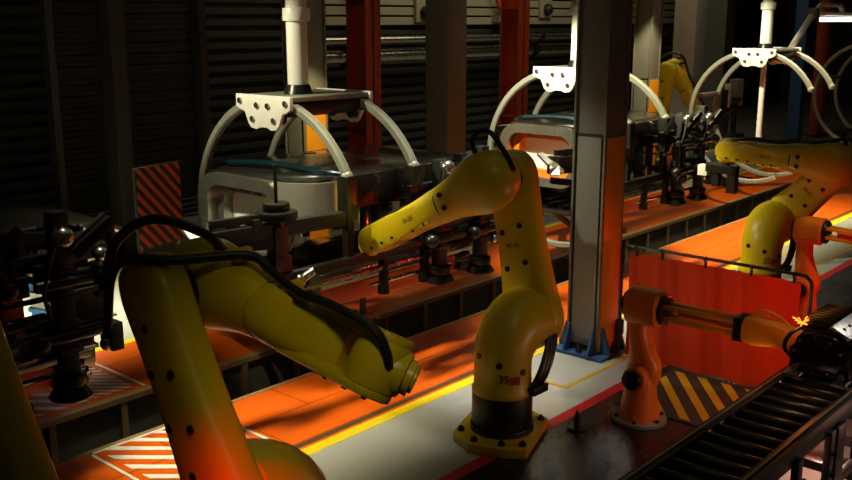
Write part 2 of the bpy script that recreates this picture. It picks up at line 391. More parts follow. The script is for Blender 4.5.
        MB().tube([C-fd*.22+fn*.10, C-fd*.12+fn*.27, C+fd*.05+fn*.24, C+fd*.22+fn*.20, C+fd*.40+fn*.19, C+fd*.6+fn*.15, C+fd*.8+fn*.155, W-fd*.12+fn*.13, W+fd*.06+fn*.10, W+fd*.11], .022, smooth=8).build('cable', M['rubber'], root)
        MB().tube([C-fd*.05+fn*.2+X*.1, C-fd*.0+fn*.32+X*.12, C-fd*.16+fn*.34+X*.2, C-fd*.28+fn*.2+X*.25, C-fd*.3+X*.3], .024, smooth=8).build('cable_loop', M['rubber'], root)
    if gripper:
        g = MB(); q = W+td*.18
        g.obox(q+td*.04, fd, fx, fn, .16, .07, .05, .01); g.box(q.x-.05, q.x+.05, q.y-.17, q.y-.07, q.z-.30, q.z, .008); g.box(q.x-.05, q.x+.05, q.y+.02, q.y+.10, q.z-.24, q.z, .008)
        gr = g.build('gripper', M['dark'], root); MB().box(q.x-.07, q.x+.03, q.y+.15, q.y+.26, q.z-.13, q.z-.01, .008).build('gripper_jaw', M['white'], gr)
    return root

yellow_robot((5.33, 3.97, 0), 0, (.22, 1.87), (1.28, 1.30), (1, -.15), 'yellow robot standing on the pale floor in front of the grey pillar, forearm reaching left', hose=0, plate_rot=.35)
yellow_robot((2.79, 3.35, 0), PI, (-.48, 1.74), (.63, 1.58), (.85, -.5), 'yellow robot in the left foreground with a red lit upper arm and drooping forearm', hose=1, roll=1.05, fat=1.1)
yellow_robot((9.93, 3.97, 0), 0, (-.66, 1.57), (.46, 1.63), (.25, -1), 'far yellow robot behind the red curtain, level forearm with a dark gripper', hose=2, gripper=True)
yellow_robot((1.14, 3.18, 0), 0, (.62, 1.78), (1.6, 1.2), (1, -.2), 'dark yellow robot cut off by the left edge of the photo', hose=0)
yellow_robot((17.0, 8.95, 0), PI, (.25, 2.05), (.85, 1.2), (1, -.2), 'dim yellow robot on the far side of the line beside the amber pillar', hose=2)

# ------------------------------------------------------------------ small orange welding robots
def orange_robot(loc, yaw, label, elz=1.0, wr=(1.2, .98), torch=True):
    root = empty('welding_robot', loc, yaw, label, 'robot', 'small orange robots by the conveyor')
    O = M['orange_paint']
    bp = MB().cyl((0, 0, 0), (0, 0, .035), .21, bev=.008, n=40).build('base_disc', M['offwhite'], root)
    for k in range(6):
        a = k*PI/3+.3; MB().cyl((.18*math.cos(a), .18*math.sin(a), .03), (.18*math.cos(a), .18*math.sin(a), .055), .014, n=6).build('bolt', M['dark'], bp)
    MB().loft([(V(0, 0, .03), X, Yv, .155, .155, 2.2), (V(0, 0, .07), X, Yv, .15, .15, 2.2), (V(0, 0, .22), X, Yv, .115, .125, 2.3), (V(0, 0, .33), X, Yv, .10, .115, 2.5), (V(0, 0, .36), X, Yv, .09, .11, 2.5)], 32).build('pedestal', O, root)
    MB().cyl((-.15, 0, .36), (.12, 0, .36), .095, bev=.012, n=32).build('shoulder_drum', O, root)
    MB().cyl((.12, 0, .36), (.17, 0, .36), .075, bev=.01, n=24).build('drum_cap', M['dark'], root)
    # lower arm, curved plate
    pts = [(0, .36, .135), (.01, .46, .13), (-.015, .56, .095), (-.04, .68, .078), (-.045, .80, .078), (-.02, .90, .088), (0, elz, .10)]
    secs = [(V(-.03, .0, .225), Yv, X, .02, .05, 3), (V(-.03, 0, .26), Yv, X, .10, .075, 3)]+[(V(-.03, a, z), Yv, X, r, .08, 3) for a, z, r in pts]
    MB().loft(secs, 32).build('lower_arm', O, root)
    # elbow block, then forearm to +Y
    eb = MB().loft([(V(-.03, -.14, elz+.02), X, Z, .10, .11, 3), (V(-.03, -.12, elz+.02), X, Z, .125, .135, 3), (V(-.03, .12, elz+.02), X, Z, .125, .135, 3), (V(-.03, .14, elz+.02), X, Z, .11, .12, 3)], 32).build('elbow_housing', O, root)
    MB().cyl((-.03, -.165, elz+.02), (-.03, -.135, elz+.02), .105, n=28, bev=.01).build('end_ring', M['dark'], eb)
    MB().cyl((-.03, .135, elz+.02), (-.03, .175, elz+.02), .115, n=28, bev=.01).build('end_ring', M['dark'], eb)
    MB().box(-.16, -.153, -.06, .07, elz-.0, elz+.02).build('slot', M['ink'], eb)
    for k in range(4): MB().box(-.161, -.153, -.07+.045*k, -.05+.045*k, elz+.065, elz+.075).build('vent', M['ink'], eb)
    a = V(-.03, .17, elz+.02); b = V(-.03, wr[0], wr[1]); d = (b-a).normalized(); n = X.cross(d).normalized()
    for sx in (-.055, .055):
        for sz in (.045, -.045): MB().bar(a+X*sx+n*sz, a+X*sx+n*sz+d*((b-a).length*.56), .036, .03, .005).build('forearm_rod', M['amber'], root)
    MB().cyl(a+d*.1, a+d*((b-a).length*.56), .03, n=16).build('drive_shaft', O, root)
    L = (b-a).length; q = a+d*(L*.54)
    MB().obox(q, d, X, n, .035, .085, .085, .01).build('forearm_clamp', M['dark'], root)
    MB().loft([(q+d*.03, X, n, .09, .085, 3.5), (q+d*.10, X, n, .095, .105, 3.5), (q+d*.20, X, n, .09, .09, 3.5), (q+d*(L*.36), X, n-d*0, .075, .06, 3.5), (q+d*(L*.44), X, n, .055, .04, 3)], 28).build('wrist_housing', M['amber'], root)
    h = q+d*.235-n*.03; MB().cyl(h-X*.125, h-X*.06, .062, bev=.008, n=24).cyl(h-X*.14, h-X*.125, .03, n=16).build('wrist_pulley', M['dark'], root)
    MB().tube([q+d*.05+n*.10, q+d*.14+n*.14-X*.03, q+d*.24+n*.10-X*.06, q+d*.34+n*.05-X*.03, q+d*(L*.46)+n*.02], .013, smooth=6).build('welding_cable', M['amber'], root)
    if torch:
        t = MB(); t.cyl(q+d*(L*.42), q+d*(L*.5), .035, n=18); t.cyl(q+d*(L*.5), q+d*(L*.53)-n*.05, .022, n=14); t.cyl(q+d*(L*.53)-n*.05, q+d*(L*.56)-n*.13, .014, .008, n=12)
        t.build('welding_torch', M['steel'], root)
    return root
orange_robot((6.27, 3.36, 0), PI, 'orange welding robot on a pale disc beside the striped mat', .88, (1.24, .90))
orange_robot((9.58, 3.36, 0), PI, 'orange welding robot behind the curtain, lit red along its right side', .93, (1.3, .9))

# ------------------------------------------------------------------ overhead hangers
HY, HZ, HR = 6.27, 1.33, 1.02
def hook(mb, x, a0, a1, w=.036, t=.036):
    R = []; n = 40
    for k in range(n+1):
        a = math.radians(a0+(a1-a0)*k/n); rad = V(0, math.cos(a), math.sin(a)); c = V(x, HY, HZ)+rad*HR
        R.append([c+X*(u*w)+rad*(v*t) for u, v in ((-1, -.6), (-.6, -1), (-.15, -1), (0, -.8), (.15, -1), (.6, -1), (1, -.6), (1, .6), (.6, 1), (.15, 1), (0, .8), (-.15, 1), (-.6, 1), (-1, .6))])
    return mb.rings(R)
def hanger(x0, length, label, cradle, dz=0.0):
    root = empty('overhead_hanger', (0, 0, dz), 0, label, 'hanger', 'overhead hangers with curved hooks')
    prof = [(-.345, .0), (-.345, -.105), (-.30, -.13), (-.245, -.145), (-.20, -.24), (-.165, -.275), (-.10, -.285), (-.05, -.265), (.03, -.265), (.09, -.285), (.155, -.275), (.19, -.24), (.235, -.145), (.29, -.13), (.345, -.105), (.345, .0)]
    x1 = x0+length; zt = 2.40
    MB().box(x0+.03, x1-.03, 5.955, 6.585, zt-.05, zt-.008, .006).build('deck_plate', M['offwhite'], root)
    for y in (6.0, 6.54): MB().box(x0+.03, x1-.03, y-.04, y+.04, zt-.16, zt-.05, .006).build('side_channel', M['dark'], root)
    for xx, sg in ((x0, 1), (x1-.03, -1)):
        p = MB().prism(prof, V(xx, HY, zt), Yv, Z, X, .035, .006).build('end_plate', M['white'], root)
        for u, v in ((-.29, -.055), (.29, -.055), (-.07, -.085), (.07, -.085), (-.14, -.20), (.13, -.20)):
            q = V(xx+(-.014 if sg > 0 else .02), HY+u, zt+v); MB().cyl(q, q+X*.03, .025, n=14).build('bolt', M['steel'], p)
        for u in (-.15, .12): 
            q = V(xx+(.035 if sg > 0 else -.06), HY+u, zt-.19); MB().cyl(q, q+X*.06, .05, bev=.008, n=18).build('buffer', M['rubber'], p)
    for xx in (x0+.085, x1-.085):
        hook(MB(), xx, 79, -116).build('hook_arm', M['offwhite'], root)          # long arm, down the far side and under
        hook(MB(), xx, 101, 152).build('hook_arm', M['offwhite'], root)          # short arm on the near side
        a = math.radians(152); e = V(xx, HY+HR*math.cos(a), HZ+HR*math.sin(a))
        MB().sphere(e, .05).build('hook_tip', M['offwhite'], root)
    a = math.radians(16); e = V(0, HY+HR*math.cos(a), HZ+HR*math.sin(a))
    MB().box(x0+.085, x1-.085, e.y-.03, e.y+.03, e.z-.035, e.z+.035, .008).build('tie_bar', M['offwhite'], root)
    if cradle:
        for xx in (x0+.085, x1-.085):
            for yy in (6.0, 6.5):
                zz = HZ-math.sqrt(HR*HR-(yy-HY)**2); MB().cyl((xx, yy, zz), (xx, yy, .70), .03, n=14).build('cradle_post', M['dark'], root)
    else:
        MB().cyl((xm(x0, length), HY, .95), (xm(x0, length), HY, 2.3), .045, n=18).build('centre_rod', M['white'], root)
    xc = xm(x0, length)
    MB().box(x0+.03, x1-.03, HY-.05, HY+.05, zt-.2, zt-.04, .006).build('spine_beam', M['dark'], root)
    MB().cyl((xc, HY, zt-.02), (xc, HY, zt+.07), .125, .10, bev=.01).build('pole_collar', M['dark'], root)
    MB().cyl((xc, HY, zt+.05), (xc, HY, 4.2), .088, n=32).cyl((xc, HY, 2.99), (xc, HY, 3.10), .115, bev=.01, n=32).build('drop_pole', M['white'], root)
    MB().box(xc-.2, xc+.2, HY-.12, HY+.12, 4.15, 4.34, .01).build('trolley', M['dark'], root)
    return root
def xm(x0, length): return x0+length*.42
hanger(1.08, .94, 'overhead hanger above the black frame at the left edge', True)
hanger(5.06, .94, 'overhead hanger with white pole above the car body left of the centre robot', True)
hanger(9.36, 1.0, 'overhead hanger partly hidden behind the grey pillar with bright white plate', True, .075)
hanger(14.75, 1.05, 'bright overhead hanger with two bare curved hooks above the far yellow robot', False, .17)
hanger(20.3, 1.40, 'farthest overhead hanger at the right edge of the photo', False, .2)
tag(MB().box(XA, 30, HY-.06, HY+.06, 4.34, 4.5).box(XA, 30, HY-.12, HY+.12, 4.5, 4.53).build('overhead_rail', M['darkgrey'], smooth=False), kind='structure')
for k in range(5): struct(MB().box(2+6*k-.05, 2+6*k+.05, HY-.05, HY+.05, 4.53, 8.0).build('trim_rail_drop_%d' % (k+1), M['darkgrey'], smooth=False))

# ------------------------------------------------------------------ car bodies (steel shells carried by the hangers)
def car_body(x0, label, inner, dz=0.0, lip=None):
    """x0 = hanger's front plate; the shell runs from x0-.30 to x0+2.75"""
    root = empty('car_body', (x0, 6.27, .70+dz), 0, label, 'car body', 'bare car bodies on the line')
    B = M['body']; G = M['gloss']
    y0, y1 = -.72, .72
    def part(mb, name, m, parent=root):
        o = mb.build(name, m, parent); return o
    # floor pan with ribs
    f = MB().box(-.05, 1.95, y0+.06, y1-.06, .0, .06, .02)
    for k in range(6): f.box(.0, 1.9, -.58+k*.22, -.5+k*.22, .06, .085, .01)
    part(f, 'floor_pan', G)
    for sg in (-1, 1):
        yy = y0 if sg < 0 else y1
        # sill
        secs = [(V(x, yy-sg*.07, .24 if sg < 0 else .10), Yv, Z, .07, .085, 3.5) for x in (-.05, .0, .6, 1.2, 1.85, 1.92)]
        part(MB().loft(secs, 20), 'sill', G)
        # skirt below the sill
        part(MB().box(.0, 1.85, yy-.03-sg*.08, yy+.03-sg*.08, .0, .16 if sg < 0 else .06, .012), 'skirt', M['red_paint'])
        # header rail / upper side band
        prof = [(.12, .80), (.10, 1.0), (.16, 1.07), (1.45, 1.07), (1.9, 1.0), (1.95, .80), (1.2, .78)]
        part(MB().prism(prof, V(0, yy-.03-sg*.04, 0), X, Z, Yv, .06, .014), 'roof_rail', G)
        for xx, ww, mm in ((.50, .04, G), (.72, .10, G), (1.0, .05, G), (1.45, .07, M['red_paint']), (1.82, .06, G)):
            part(MB().prism([(xx-ww, .25), (xx+ww, .25), (xx+ww*.9, .78), (xx-ww*.9, .78)], V(0, yy-.03-sg*.05, 0), X, Z, Yv, .06, .01), 'pillar', mm)
    # roof: bright deck with a raised panel
    part(MB().loft([(V(x, 0, 1.03+dz), Yv, Z, w, .028, 4) for x, w, dz in ((-.15, .55, .0), (.1, .64, .02), (.9, .66, .03), (1.7, .64, .02), (1.78, .6, .0))], 28), 'roof', G)
    part(MB().loft([(V(x, .08, 1.07), Yv, Z, w, .022, 4) for x, w in ((.35, .30), (.40, .34), (1.1, .34), (1.15, .30))], 24), 'roof_panel', B)
    for yy in (-.35, -.12, .5): part(MB().cyl((.95, yy, 1.07), (.95, yy, 1.09), .06, n=20), 'roof_boss', M['dark'])
    part(MB().tube([(-.02, .5, 1.10), (.05, .2, 1.12), (.12, -.15, 1.12), (.2, -.5, 1.09), (.3, -.64, 1.07)], .028, smooth=8), 'roof_tube', M['teal'])
    # rear frame
    o1, i1 = rrect(-.42, .66, .34, 1.04, .22, 6), rrect(-.33, .54, .44, .94, .15, 6)
    part(MB().frame(o1, i1, V(-.20, 0, 0), Yv, Z, X, .10), 'rear_frame', B)
    o2, i2 = rrect(-.35, .57, .43, .96, .16, 6), rrect(-.26, .45, .52, .88, .12, 6)
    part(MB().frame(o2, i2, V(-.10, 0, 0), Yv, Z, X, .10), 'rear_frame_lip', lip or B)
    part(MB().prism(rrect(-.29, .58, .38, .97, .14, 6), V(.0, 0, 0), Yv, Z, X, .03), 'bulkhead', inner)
    # corner panel, curved steel sheet
    R = []
    for zz in (.77, .80, 1.0, 1.05):
        R.append([V(.16-.36*math.cos(t), -.39-.36*math.sin(t), zz) for t in [PI/2*k/12 for k in range(13)]])
    cp = MB()
    for i in range(3):
        for j in range(12): cp.poly([R[i][j], R[i][j+1], R[i+1][j+1], R[i+1][j]])
    bmesh.ops.remove_doubles(cp.bm, verts=cp.bm.verts[:], dist=1e-5)
    bmesh.ops.solidify(cp.bm, geom=cp.bm.faces[:], thickness=.02)
    part(cp, 'corner_panel', M['satin'])
    # inner tub, seats of the wheel arches
    for sg in (-1, 1):
        part(MB().loft([(V(1.0, sg*.30, .1), X, Z, .30, .16, 2.2), (V(1.0, sg*.5, .1), X, Z, .30, .16, 2.2)], 28), 'floor_hump', B)
    # front end: sloped scuttle and grille panel
    part(MB().loft([(V(1.72, 0, 1.03), Yv, Z, .62, .02, 4), (V(1.85, 0, 1.05), Yv, Z, .66, .025, 4), (V(2.15, 0, 1.0), Yv, Z, .64, .025, 4), (V(2.32, 0, .92), Yv, Z, .58, .03, 4)], 28), 'bonnet', G)
    fr = MB().frame(rrect(-.66, .66, .04, 1.02, .1, 4), rrect(-.54, .54, .16, .9, .08, 4), V(1.9, 0, 0), Yv, Z, X, .08)
    for k in range(4): fr.box(1.92, 1.96, -.52, .52, .52+k*.09, .55+k*.09)
    part(fr, 'front_frame', G)
    for yy in (-.3, .05, .4): part(MB().box(1.2, 1.9, yy-.03, yy+.03, .88, .93, .01), 'cross_bar', M['red_paint'])
    return root
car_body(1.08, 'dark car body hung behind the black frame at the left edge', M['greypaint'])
car_body(5.06, 'steel car body left of the centre yellow robot with a white lined rear opening', M['white'])
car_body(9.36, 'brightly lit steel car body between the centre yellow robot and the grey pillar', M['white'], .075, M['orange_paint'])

# ------------------------------------------------------------------ black clamping frames in front of the car bodies
def clamp_column(mb_parent, x, y, ztop, zpad, dense):
    c = MB().box(x-.05, x+.05, y-.05, y+.05, zpad+.1, ztop, .008)
    for k in range(int((ztop-zpad-.3)/.16)): c.box(x-.075, x+.075, y-.06, y+.06, zpad+.3+k*.16, zpad+.34+k*.16, .006)
    o = c.build('column', M['black'], mb_parent)
    MB().cyl((x, y, zpad+.02), (x, y, zpad+.10), .13, .09, n=28, bev=.008).cyl((x, y, zpad), (x, y, zpad+.02), .075, n=20).cyl((x, y, zpad+.1), (x, y, zpad+.16), .10, n=24, bev=.006).build('suction_pad', M['dark'], o)
    for zz, sg in ((zpad+.42, -1), (zpad+.75, 1)):
        b = MB().cyl((x-.2, y-.08*1, zz), (x+.22, y-.08, zz), .035, n=16, bev=.006).sphere((x+.2*sg, y-.09, zz), .06)
        b.build('cylinder', M['dark'], o)
    if dense:
        MB().sphere((x-.02, y-.10, zpad+1.02), .065).cyl((x-.02, y-.1, zpad+1.02), (x-.02, y+.03, zpad+1.02), .03, n=14).build('knuckle', M['steel'], o)
        MB().bar((x+.06, y-.06, zpad+.9), (x+.30, y-.1, zpad+1.08), .05, .07, .008).bar((x+.28, y-.1, zpad+1.08), (x+.30, y-.06, zpad+.92), .04, .05, .006).build('clamp_arm', M['black'], o)
        MB().tube([(x-.1, y-.07, zpad+.5), (x-.16, y-.1, zpad+.7), (x-.12, y-.13, zpad+.9), (x-.03, y-.1, zpad+1.1)], .012, smooth=6).build('cable', M['rubber'], o)
    return o
def clamp_frame(x0, label, LH=.94, dz=0.0):
    root = empty('clamping_frame', (x0, 0, dz), 0, label, 'clamping frame', 'black clamping frames along the car bodies')
    def pt(mb, n, m='black'): return mb.build(n, M[m], root)
    yb = 5.34
    # rails along the body, hung from the hook tips
    for xx in (.085, LH-.085):
        a = math.radians(152); e = (xx, HY+HR*math.cos(a), HZ+HR*math.sin(a))
        pt(MB().box(xx-.06, xx+.06, e[1]-.055, e[1]+.06, 1.42, 1.82, .012).box(xx-.035, xx+.035, e[1]-.03, e[1]+.03, 1.12, 1.42), 'hanger_clamp', 'dark')
    pt(MB().box(-.75, 1.9, yb-.035, yb+.035, 1.10, 1.18, .008), 'lower_rail')
    pt(MB().box(-.6, 1.85, yb-.02, yb+.03, 1.005, 1.035, .004), 'slide_rail', 'steel')
    pt(MB().box(.75, 1.95, yb-.03, yb+.03, 1.58, 1.66, .008), 'upper_rail')
    pt(MB().cyl((.8, yb-.05, 1.40), (1.9, yb-.05, 1.40), .018, n=12), 'guide_rod', 'dark')
    pt(MB().cyl((1.15, yb-.06, 1.28), (1.5, yb-.06, 1.28), .04, n=16, bev=.006), 'cylinder', 'dark')
    # cross members under the nose, carrying the columns
    for xx in (1.05, 1.62): pt(MB().box(xx-.04, xx+.04, yb, 6.25, 1.50, 1.58, .008).box(xx-.035, xx+.035, yb, 6.2, 1.06, 1.13, .006), 'cross_member')
    clamp_column(root, 1.04, 5.24, 1.86, .78, True)
    clamp_column(root, 1.60, 5.24, 1.92, .76, True)
    clamp_column(root, 1.78, 5.62, 1.80, .70, True)
    pt(MB().box(1.66, 1.92, yb-.02, yb+.02, 1.2, 1.5, .006), 'side_plate', 'dark')
    pt(MB().bar((1.93, yb, 1.62), (2.05, 5.75, 1.62), .05, .06, .006).bar((2.05, 5.75, 1.62), (2.05, 6.4, 1.6), .05, .06, .006), 'nose_bar', 'dark')
    for k in range(4): pt(MB().bar((.8+.26*k, yb-.04, 1.64), (.85+.26*k, yb-.1, 1.78), .035, .05, .005).cyl((.85+.26*k, yb-.1, 1.76), (.85+.26*k, yb-.1, 1.84), .022, n=12), 'toggle_clamp', 'black')
    # rear support with disc head
    pt(MB().box(-.66, -.54, yb+.02, yb+.13, .62, 1.52, .01).box(-.68, -.52, yb+.0, yb+.15, 1.0, 1.3, .01), 'support_post')
    pt(MB().cyl((-.60, yb+.07, 1.52), (-.60, yb+.07, 1.58), .06, n=20).cyl((-.60, yb+.07, 1.58), (-.60, yb+.07, 1.64), .155, bev=.012, n=32).cyl((-.60, yb+.07, 1.64), (-.60, yb+.07, 1.70), .10, bev=.01, n=28).cyl((-.60, yb+.07, 1.70), (-.60, yb+.07, 1.98), .014, n=12), 'disc_head', 'dark')
    pt(MB().bar((-1.12, yb+.25, 1.42), (-.60, yb+.06, 1.42), .09, .11, .01).bar((-1.09, yb+.24, 1.3), (-.64, yb+.06, 1.22), .06, .07, .008), 'rear_arm')
    for k in range(3): pt(MB().box(-1.16+.17*k, -1.07+.17*k, yb+.16-.05*k, yb+.27-.05*k, 1.46, 1.56+.02*k, .008), 'locator_block', 'black')
    pt(MB().obox(V(-1.19, yb+.14, 1.46), V(.6, .5, .62).normalized(), V(-.64, .77, 0).normalized(), V(.6, .5, .62).normalized().cross(V(-.64, .77, 0).normalized()), .12, .05, .012, .004).obox(V(-1.22, yb+.24, 1.54), X, V(0, .8, .6), V(0, -.6, .8), .05, .08, .012, .004).bar((-1.28, yb+.12, 1.52), (-1.06, yb+.12, 1.4), .03, .04), 'bracket', 'white')
    pt(MB().bar((-1.15, yb+.16, 1.50), (.0, yb, 1.50), .10, .11, .012).bar((-1.15, yb+.16, 1.60), (-.72, yb+.10, 1.60), .05, .06, .008), 'cross_beam')
    pt(MB().sphere((-.49, yb-.03, 1.10), .055).cyl((-.49, yb-.03, 1.1), (-.37, yb-.06, 1.16), .035, n=16), 'knuckle', 'steel')
    for xx in (.45, .95): pt(MB().box(xx-.03, xx+.03, yb-.03, yb+.03, .86, 1.12, .006).cyl((xx, yb, .80), (xx, yb, .88), .05, n=18), 'drop_leg', 'dark')
    pt(MB().cyl((.3, yb, .90), (1.75, yb, .90), .016, n=10), 'tie_rod', 'steel')
    for k in range(5): pt(MB().box(1.10+.12*k, 1.17+.12*k, yb-.09, yb-.03, 1.44+.05*(k%2), 1.56+.05*(k%2), .008).cyl((1.135+.12*k, yb-.12, 1.50), (1.135+.12*k, yb-.06, 1.50), .02, n=12), 'clamp_head', 'dark' if k%2 else 'black')
    for k in range(3): pt(MB().box(.9+.3*k, 1.02+.3*k, yb-.07, yb-.03, 1.19, 1.30, .008), 'valve_block', 'dark')
    for zz in (1.02, 1.36, 1.60): pt(MB().sphere((1.90, yb-.03, zz), .045), 'knuckle', 'steel')
    pt(MB().box(1.9, 1.98, yb-.10, yb+.05, .98, 1.16, .008), 'stop_block', 'black')
    return root
clamp_frame(1.08, 'black clamping frame at the left edge with a thick suction column')
clamp_frame(5.06, 'black clamping frame behind the raised forearm of the centre robot')
clamp_frame(9.36, 'black clamping frame right of the grey pillar, lit with sharp glints', 1.0, .075)

# bare clamping gear waiting at the far hanger
def tool_stand(loc, label):
    root = empty('gripper_stand', loc, 0, label, 'stand')
    MB().box(-.3, .5, -.12, .12, .78, .90, .01).build('carrier', M['black'], root)
    MB().cyl((-.2, 0, 0), (-.2, 0, 1.75), .05, n=18).build('post', M['dark'], root)
    MB().cyl((.25, .0, 0), (.25, 0, 1.62), .05, n=18).build('post', M['dark'], root)
    MB().box(.12, .42, -.08, .08, 1.42, 1.92, .015).build('control_box', M['offwhite'], root)
    MB().box(-.14, -.06, -.05, .05, 1.3, 1.85, .01).build('side_bar', M['white'], root)
    for k in range(4): MB().box(-.25+.1*k, -.12+.1*k, -.16, -.02, 1.25+.09*k, 1.32+.09*k, .008).build('clamp', M['black'], root)
    MB().box(-.45, .6, -.3, .3, 0, .05, .01).build('base', M['black'], root)
    return root
tool_stand((17.3, 7.75, 0), 'black gripper stand with a pale box behind the far yellow robot')

# ------------------------------------------------------------------ pillars
def pillar(loc, label):
    root = empty('pillar', loc, 0, label, 'pillar', 'grey pillars with amber panels and blue feet')
    h = .15
    MB().box(-h, h, -h, h, .02, 5.5, .006).build('shaft', M['greypaint'], root)
    for sx in (-1, 1):       # recessed-looking cladding on both x faces below 2 m
        o = MB().box(sx*(h+.012)-.012, sx*(h+.012)+.012, -h+.03, h-.03, .10, 2.0, .004).build('face_panel', M['greypaint'], root)
        MB().box(sx*(h+.004)-.006, sx*(h+.004)+.006, -h+.008, h-.008, .06, 2.03).build('shadow_gap', M['ink'], root)
        for sy in (-1, 1): MB().box(sx*(h+.016)-.016, sx*(h+.016)+.016, sy*(h+.004)-.010, sy*(h+.004)+.010, .06, 5.4, .003).build('edge_strip', M['greypaint'], root)
    for sy in (-1, 1):
        MB().box(-h+.004, h-.004, sy*(h+.010)-.010, sy*(h+.010)+.010, .06, 2.0, .004).build('side_panel', M['amber'], root)
    bp = MB().box(-.27, .27, -.27, .27, 0, .035, .006).build('base_plate', M['blue'], root)
    for sx in (-1, 1):
        for u in (-.13, .13):
            MB().prism([(0, 0), (.11, 0), (.11, .03), (.03, .24), (0, .24)], V(sx*h+sx*.025, u-.01, .035), X*sx, Z, Yv, .02).build('gusset', M['blue'], root)
            MB().prism([(0, 0), (.10, 0), (.10, .03), (.03, .24), (0, .24)], V(u-.01, sx*h+sx*.02, .035), Yv*sx, Z, X, .02).build('gusset', M['blue'], root)
        MB().cyl((sx*.225, 0, .03), (sx*.225, 0, .12), .016, n=12).cyl((sx*.225, 0, .035), (sx*.225, 0, .06), .032, n=6).build('anchor_bolt', M['dark'], bp)
        MB().cyl((0, sx*.225, .03), (0, sx*.225, .12), .016, n=12).cyl((0, sx*.225, .035), (0, sx*.225, .06), .032, n=6).build('anchor_bolt', M['dark'], bp)
    return root
pillar((7.42, 4.50, 0), 'grey pillar with a blue foot on the pale floor right of the centre robot')
pillar((7.30, 8.27, 0), 'far pillar with a glowing amber panel behind the left car body')
pillar((15.05, 8.27, 0), 'far pillar with an amber panel right of the near grey pillar')

# background columns
def column(name, x, y, w, d, m, label, group=None, flange=True):
    root = empty(name, (x, y, 0), 0, label, 'column', group)
    if flange:
        MB().box(-w/2, w/2, -d/2, -d/2+.03, .03, 7.9).box(-w/2, w/2, d/2-.03, d/2, .03, 7.9).box(-.015, .015, -d/2, d/2, .03, 7.9).build('shaft', m, root, smooth=False)
        for k in range(3): MB().box(-w/2, w/2, -d/2+.03, d/2-.03, 1.2+k*2, 1.23+k*2).build('stiffener', m, root, smooth=False)
    else: MB().box(-w/2, w/2, -d/2, d/2, .03, 7.9, .02).build('shaft', m, root)
    MB().box(-w/2-.1, w/2+.1, -d/2-.1, d/2+.1, 0, .035).build('base_plate', M['darkgrey'], root, smooth=False)
    return root
gc = 'steel columns in the dim background'
column('steel_column', 10.95, 11.0, .34, .42, M['red_paint'], 'dark red steel column in the background right of the left hanger pole', gc)
column('steel_column', 14.95, 11.0, .34, .42, M['red_paint'], 'rust red steel column in the background left of the second hanger', gc)
column('steel_column', 10.6, 9.0, .42, .42, M['greypaint'], 'grey box column in the background left of the rust red column', gc, False)
column('steel_column', 19.25, 9.6, .5, .5, M['satin'], 'pale lit column in the background left of the bright bare hooks', gc, False)
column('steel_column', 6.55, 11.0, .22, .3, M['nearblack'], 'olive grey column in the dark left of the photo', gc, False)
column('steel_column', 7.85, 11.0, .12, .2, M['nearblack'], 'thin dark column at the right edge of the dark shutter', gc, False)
column('steel_column', 22.0, 10.2, .5, .5, M['darkgrey'], 'dark box column behind the bright bare hooks', gc, False)
column('steel_column', 24.5, 9.2, .3, .3, M['blue'], 'dark blue column at the right of the background', gc, False)
column('steel_column', 26.0, 9.2, .25, .3, M['red_paint'], 'short looking red column at the right of the background', gc, False)

# shutter in the dark left background
t = empty('roller_shutter', (8.0, 12.6, 0), 0, 'dark ribbed roller shutter between the two thin columns at left', 'shutter')
m = MB()
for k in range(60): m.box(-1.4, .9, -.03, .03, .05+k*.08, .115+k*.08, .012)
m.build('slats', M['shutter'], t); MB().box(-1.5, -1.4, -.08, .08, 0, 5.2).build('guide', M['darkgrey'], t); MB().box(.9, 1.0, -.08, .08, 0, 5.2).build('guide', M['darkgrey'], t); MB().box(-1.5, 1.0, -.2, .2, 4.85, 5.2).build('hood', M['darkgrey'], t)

# pipes along the far wall
def pipe(y, z, r, x0, x1, label):
    t = empty('wall_pipe', (x0, y, z), 0, label, 'pipe', 'pipes along the far wall')
    MB().cyl((0, 0, 0), (x1-x0, 0, 0), r, n=20).build('tube', M['steel'], t)
    x = 1.2
    while x < x1-x0: MB().cyl((x-.06, 0, 0), (x+.06, 0, 0), r*1.5, n=20, bev=.01).build('coupling', M['dark'], t); x += 3.1
    for xx in (.5, (x1-x0)-.5): MB().box(xx-.03, xx+.03, 0, 14.13-y, -.03, .03).build('bracket', M['dark'], t)
pipe(13.5, 2.62, .07, 12.0, 27, 'thin pipe running level along the far wall')
pipe(13.75, 2.30, .13, 12.0, 27, 'thick dark pipe below the thin wall pipe')
for k, (x, lb) in enumerate(((13.9, 'thin conduit up the far wall right of the dark red column'), (18.4, 'thin conduit up the far wall above the second hanger'))):
    t = empty('wall_conduit', (x, 13.9, 0), 0, lb, 'conduit', 'upright conduits on the far wall')
    MB().cyl((0, 0, 0), (0, 0, 6), .06, n=16).build('tube', M['greypaint'], t)
    MB().bar((0, 0, 3.1), (-.7, .0, 4.3), .07, .07).bar((0, 0, 3.1), (.7, 0, 4.3), .07, .07).build('brace', M['red_paint'], t)
    MB().box(-.2, .2, -.05, .22, 2.95, 3.1).build('bracket', M['greypaint'], t)
for x, z, lb in ((15.75, 3.15, 'small dark camera dome on a pale plate on the far wall at top centre'), (20.3, 3.25, 'small dark camera dome on the far wall above the second hanger')):
    t = empty('camera_dome', (x, 13.98, z), 0, lb, 'camera', 'camera domes on the far wall')
    MB().box(-.25, .25, .0, .078, -.2, .55, .02).build('plate', M['wallpale'], t); MB().sphere((0, -.03, .0), .14).build('dome', M['ink'], t)

